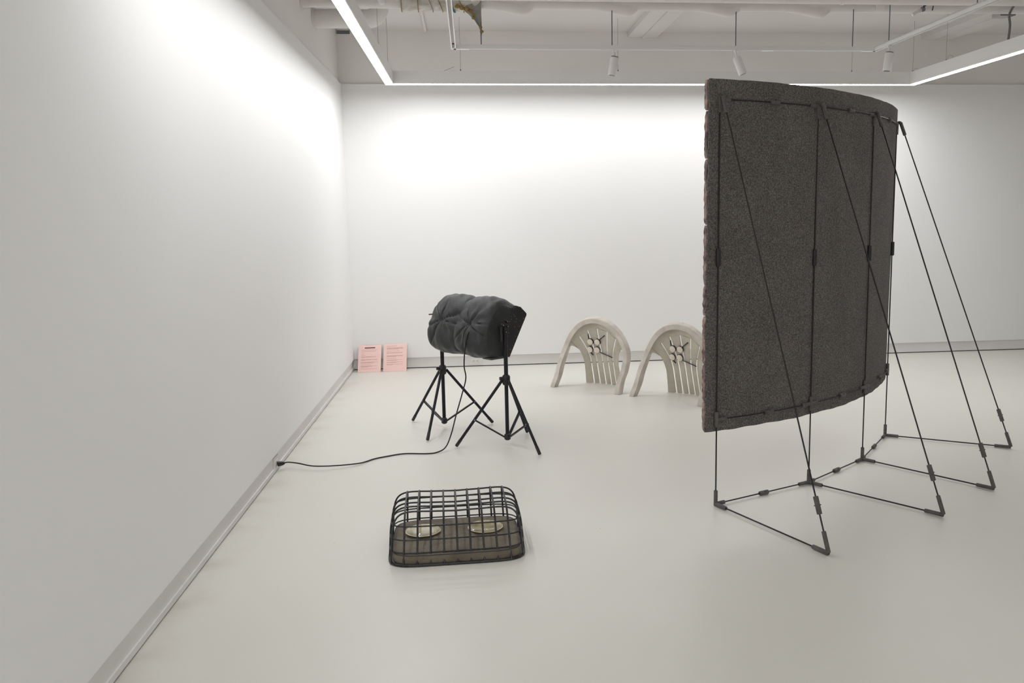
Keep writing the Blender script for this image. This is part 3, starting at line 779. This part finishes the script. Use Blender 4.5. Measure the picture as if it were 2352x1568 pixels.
# ================================================================== THE TWO CHAIR BACKS
def chair_back(name, cx, cy, rot, label):
    t = thing(name, label, 'chair back', (cx, cy, 0), 'pale slatted chair backs on the floor')
    cr, sr = math.cos(rot), math.sin(rot)
    def world(u, v, z): return (cx+u*cr-v*sr, cy+u*sr+v*cr, z)
    def vb(u, z): return 0.352-0.275*z-1.15*u*u*(1-0.55*min(1, z/0.6))     # the sweep of the back panel
    # rim: outer hoop that runs down into two legs
    half = [(0.0, 0.604, 0.172), (0.10, 0.586, 0.174), (0.19, 0.532, 0.180), (0.264, 0.446, 0.186), (0.318, 0.328, 0.178), (0.334, 0.205, 0.120), (0.328, 0.10, 0.056), (0.338, 0.0, -0.004)]
    path = [(-u, z, v) for u, z, v in half[::-1]]+half[1:]
    P = spline([(u, v, z) for u, z, v in path], 8)
    m = len(P); rows = []
    for i, p in enumerate(P):
        a = P[max(i-1, 0)]; b = P[min(i+1, m-1)]; T = (b-a).normalized()
        # outward direction in the face of the hoop, and across it
        S = Vector((0, 1, 0.25)).normalized(); S = (S-T*S.dot(T)).normalized()
        O_ = T.cross(S).normalized()
        if O_.z < 0 and abs(p.x) < 0.1: O_ = -O_
        if abs(p.x) >= 0.1 and O_.x*p.x < 0: O_ = -O_
        ring = []
        for so, ss in ((-0.026, -0.026), (0.014, -0.026), (0.020, -0.019), (0.020, 0.028), (0.014, 0.034), (-0.026, 0.034)):
            q = p+O_*so+S*ss
            ring.append(Vector((q.x, q.y, max(q.z, 0.0015))))
        if i in (0, m-1):
            ring = [Vector((q.x, q.y, 0.0015)) for q in ring]
        rows.append([world(q.x, q.y, q.z) for q in ring])
    mm = MB().grid(rows, closed_u=True); k = 6; nv = len(mm.v)
    mm.f.append(tuple(range(k-1, -1, -1))); mm.f.append(tuple(nv-k+q for q in range(k)))
    mm.build('rim', M['cement_rim'], t, smooth=True, angle=35)
    # slot curves from bottom to top (u at z)
    def curve(pts): return [Vector((u, z, 0)) for u, z in pts]
    slots = []
    for ub, um, ut, zt in ((-0.116, -0.118, -0.192, 0.440), (-0.060, -0.060, -0.106, 0.498), (0.0, 0.0, -0.006, 0.520), (0.060, 0.060, 0.098, 0.500), (0.116, 0.118, 0.188, 0.442)):
        slots.append(spline([(ub, 0.012, 0), (ub*0.99, 0.13, 0), (um, 0.25, 0), (um+(ut-um)*0.38, 0.25+(zt-0.25)*0.5, 0), (ut, zt, 0)], 6))
    left = spline([(-0.186, 0.002, 0), (-0.178, 0.12, 0), (-0.178, 0.22, 0), (-0.208, 0.32, 0), (-0.266, 0.388, 0)], 6)
    right = [Vector((-p.x, p.y, 0)) for p in left]
    bounds = [left]+slots+[right]
    hs = 0.0085
    for i in range(6):
        L, R = bounds[i], bounds[i+1]
        rows = []
        for j in range(len(L)):
            l, r = L[j], R[j]
            lu = l.x+(hs if i > 0 else 0); ru = r.x-(hs if i < 5 else 0)
            row = []
            for q in range(7):
                f = q/6; u = lu+(ru-lu)*f; z = l.y+(r.y-l.y)*f
                if j == 0: z = 0.002
                row.append((u, vb(u, z), z))
            rows.append(row)
        front = [[world(*p) for p in r] for r in rows]
        nx, ny = -sr, cr
        MB().slab(front, lambda p: (p[0]+nx*0.011, p[1]+ny*0.011, p[2]+0.002)).build('slat', M['cement'], t, smooth=True, angle=40)
    # head panel between the slot tops and the hoop
    arc = [(-0.268, 0.385), (-0.192, 0.440), (-0.106, 0.498), (-0.006, 0.520), (0.098, 0.500), (0.188, 0.442), (0.268, 0.385)]
    A = spline([(u, z-0.002, 0) for u, z in arc], 6)
    top = [(-0.292, 0.385), (-0.262, 0.445), (-0.187, 0.527), (-0.10, 0.578), (0.0, 0.596), (0.10, 0.578), (0.187, 0.527), (0.262, 0.445), (0.292, 0.385)]
    B0 = spline([(u, z, 0) for u, z in top], 8)
    nA = len(A); rows = []
    for j in range(nA):
        tb = j/(nA-1)*(len(B0)-1); i0 = min(int(tb), len(B0)-2); b = B0[i0].lerp(B0[i0+1], tb-i0)
        rows.append([])
        for q in range(8):
            p = A[j].lerp(b, q/7); rows[-1].append(world(p.x, vb(p.x, p.y)+0.002, p.y))
    MB().slab(rows, lambda p: (p[0]-sr*0.022, p[1]+cr*0.022, p[2]+0.003)).build('head_panel', M['cement'], t, smooth=True, angle=40)
    # bridges from the panel to the legs of the hoop
    for s in (-1, 1):
        rows = []
        for j in range(9):
            f = j/8
            l = Vector((0.206+0.06*f, 0.318+0.075*f, 0)); r = Vector((0.300-0.012*f, 0.328+0.075*f, 0))
            row = []
            for q in range(7):
                g = q/6; p = l.lerp(r, g); z = p.y+0.028*math.sin(PI*g)*(1-f)
                row.append(world(s*p.x, vb(p.x, z)*(1-g)+(0.178)*g, z))
            rows.append(row)
        MB().slab(rows, lambda p: (p[0]-sr*0.022, p[1]+cr*0.022, p[2]+0.003)).build('bridge', M['cement'], t, smooth=True, angle=40)
    # four cream discs in dark rings and the dark rods behind them
    for du, dz in ((-0.083, 0.398), (-0.012, 0.399), (-0.097, 0.326), (-0.026, 0.325)):
        v = vb(du, dz)-0.004
        n = Vector((0, -1, -0.27)).normalized(); c = Vector((du, v, dz))
        def wl_(p): return Vector(world(p.x, p.y, p.z))
        ring = MB().tube([wl_(c), wl_(c+n*0.014)], [0.0295, 0.0295], 24).build('disc_ring', M['slate'], t, smooth=True)
        MB().tube([wl_(c+n*0.0135), wl_(c+n*0.018), wl_(c+n*0.0195)], [0.0275, 0.0275, 0.025], 24).build('cream_disc', M['cream'], ring, smooth=True)
    for (u0, z0, u1, z1) in ((0.005, 0.415, 0.070, 0.462), (-0.005, 0.300, 0.125, 0.262), (-0.110, 0.305, -0.080, 0.268), (-0.098, 0.42, -0.098, 0.468)):
        a = world(u0, vb(u0, z0)-0.008, z0); b = world(u1, vb(u1, z1)-0.006, z1)
        MB().rod(a, b, 0.0045, 8).build('rod', M['slate'], t, smooth=True)
    return t
chair_back('chair_back', 0.953, 7.441, math.atan2(-0.638, 0.770), 'pale cement chair back with four cream discs standing free, left one')
chair_back('chair_back', 1.548, 6.893, math.atan2(-0.721, 0.693), 'stained pale chair back with four cream discs, partly behind the screen')

# ================================================================== PINK SHEETS
def sheet(x0, x1, yb_, yt, zt, label, lines, title):
    xc = (x0+x1)/2
    t = thing('paper_sheet', label, 'paper', (xc, yb_, 0), 'pink printed sheets leaning on the back wall')
    def pos(f, g, off=0.0):       # f across, g up
        y = yb_+(yt-yb_)*g - 0.004*math.sin(PI*g) + 0.006*(f-0.5)**2*4 - off
        return (x0+(x1-x0)*f+0.004*(g-0.5), y, 0.001+zt*g+0.003*f*g+off*0.5)
    rows = [[pos(j/8, i/10) for j in range(9)] for i in range(11)]
    MB().slab(rows, lambda p: (p[0], p[1]+0.0008, p[2]+0.0004)).build('sheet', M['paper'], t, smooth=True, angle=50)
    rnd = random.Random(len(lines))
    m = MB()
    for g, f0, f1, h in lines:
        f = f0
        while f < f1-0.01:
            wd = min(rnd.uniform(0.02, 0.075), f1-f)
            m.add([pos(f, g-h/2, 0.0006), pos(f+wd, g-h/2, 0.0006), pos(f+wd, g+h/2, 0.0006), pos(f, g+h/2, 0.0006)], [(0, 1, 2, 3)])
            f += wd+0.014
    o = m.build('printed_text', M['ink'], t); o['kind'] = 'stuff'
    if title:
        f0, f1, g, h = title
        MB().grid([[pos(f0+(f1-f0)*k/12, g+q*h/2, 0.0008) for k in range(13)] for q in (-1, 1)]).build('heading_bar', M['ink_dark'], t)
H1 = 0.011
L1 = [(0.825, 0.13, 0.82, 0.014), (0.775, 0.13, 0.76, 0.014), (0.725, 0.13, 0.26, H1), (0.675, 0.13, 0.26, H1), (0.63, 0.13, 0.31, H1), (0.58, 0.13, 0.78, H1), (0.56, 0.13, 0.80, H1), (0.535, 0.13, 0.28, H1), (0.475, 0.13, 0.84, H1), (0.455, 0.13, 0.84, H1), (0.435, 0.13, 0.3, H1), (0.38, 0.13, 0.84, H1), (0.36, 0.13, 0.70, H1), (0.34, 0.13, 0.62, H1), (0.285, 0.13, 0.55, H1), (0.235, 0.13, 0.84, H1), (0.215, 0.13, 0.60, H1), (0.195, 0.13, 0.45, H1), (0.13, 0.13, 0.82, H1)]
L2 = [(0.925, 0.15, 0.55, 0.014), (0.87, 0.15, 0.80, H1), (0.85, 0.15, 0.84, H1), (0.83, 0.15, 0.84, H1), (0.81, 0.15, 0.66, H1), (0.745, 0.15, 0.70, H1), (0.69, 0.15, 0.84, H1), (0.67, 0.15, 0.80, H1), (0.645, 0.15, 0.22, H1), (0.58, 0.15, 0.84, H1), (0.56, 0.15, 0.84, H1), (0.54, 0.15, 0.55, H1), (0.48, 0.15, 0.58, H1), (0.425, 0.15, 0.78, H1), (0.405, 0.15, 0.60, H1), (0.345, 0.15, 0.84, H1), (0.325, 0.15, 0.55, H1), (0.265, 0.15, 0.84, H1), (0.245, 0.15, 0.40, H1)]
sheet(-1.157, -0.931, 8.712, 8.858, 0.250, 'pink printed sheet with a dark heading bar, next to the corner', L1, (0.27, 0.73, 0.90, 0.035))
sheet(-0.909, -0.678, 8.716, 8.858, 0.255, 'pink printed sheet without heading bar, farther from the corner', L2, None)
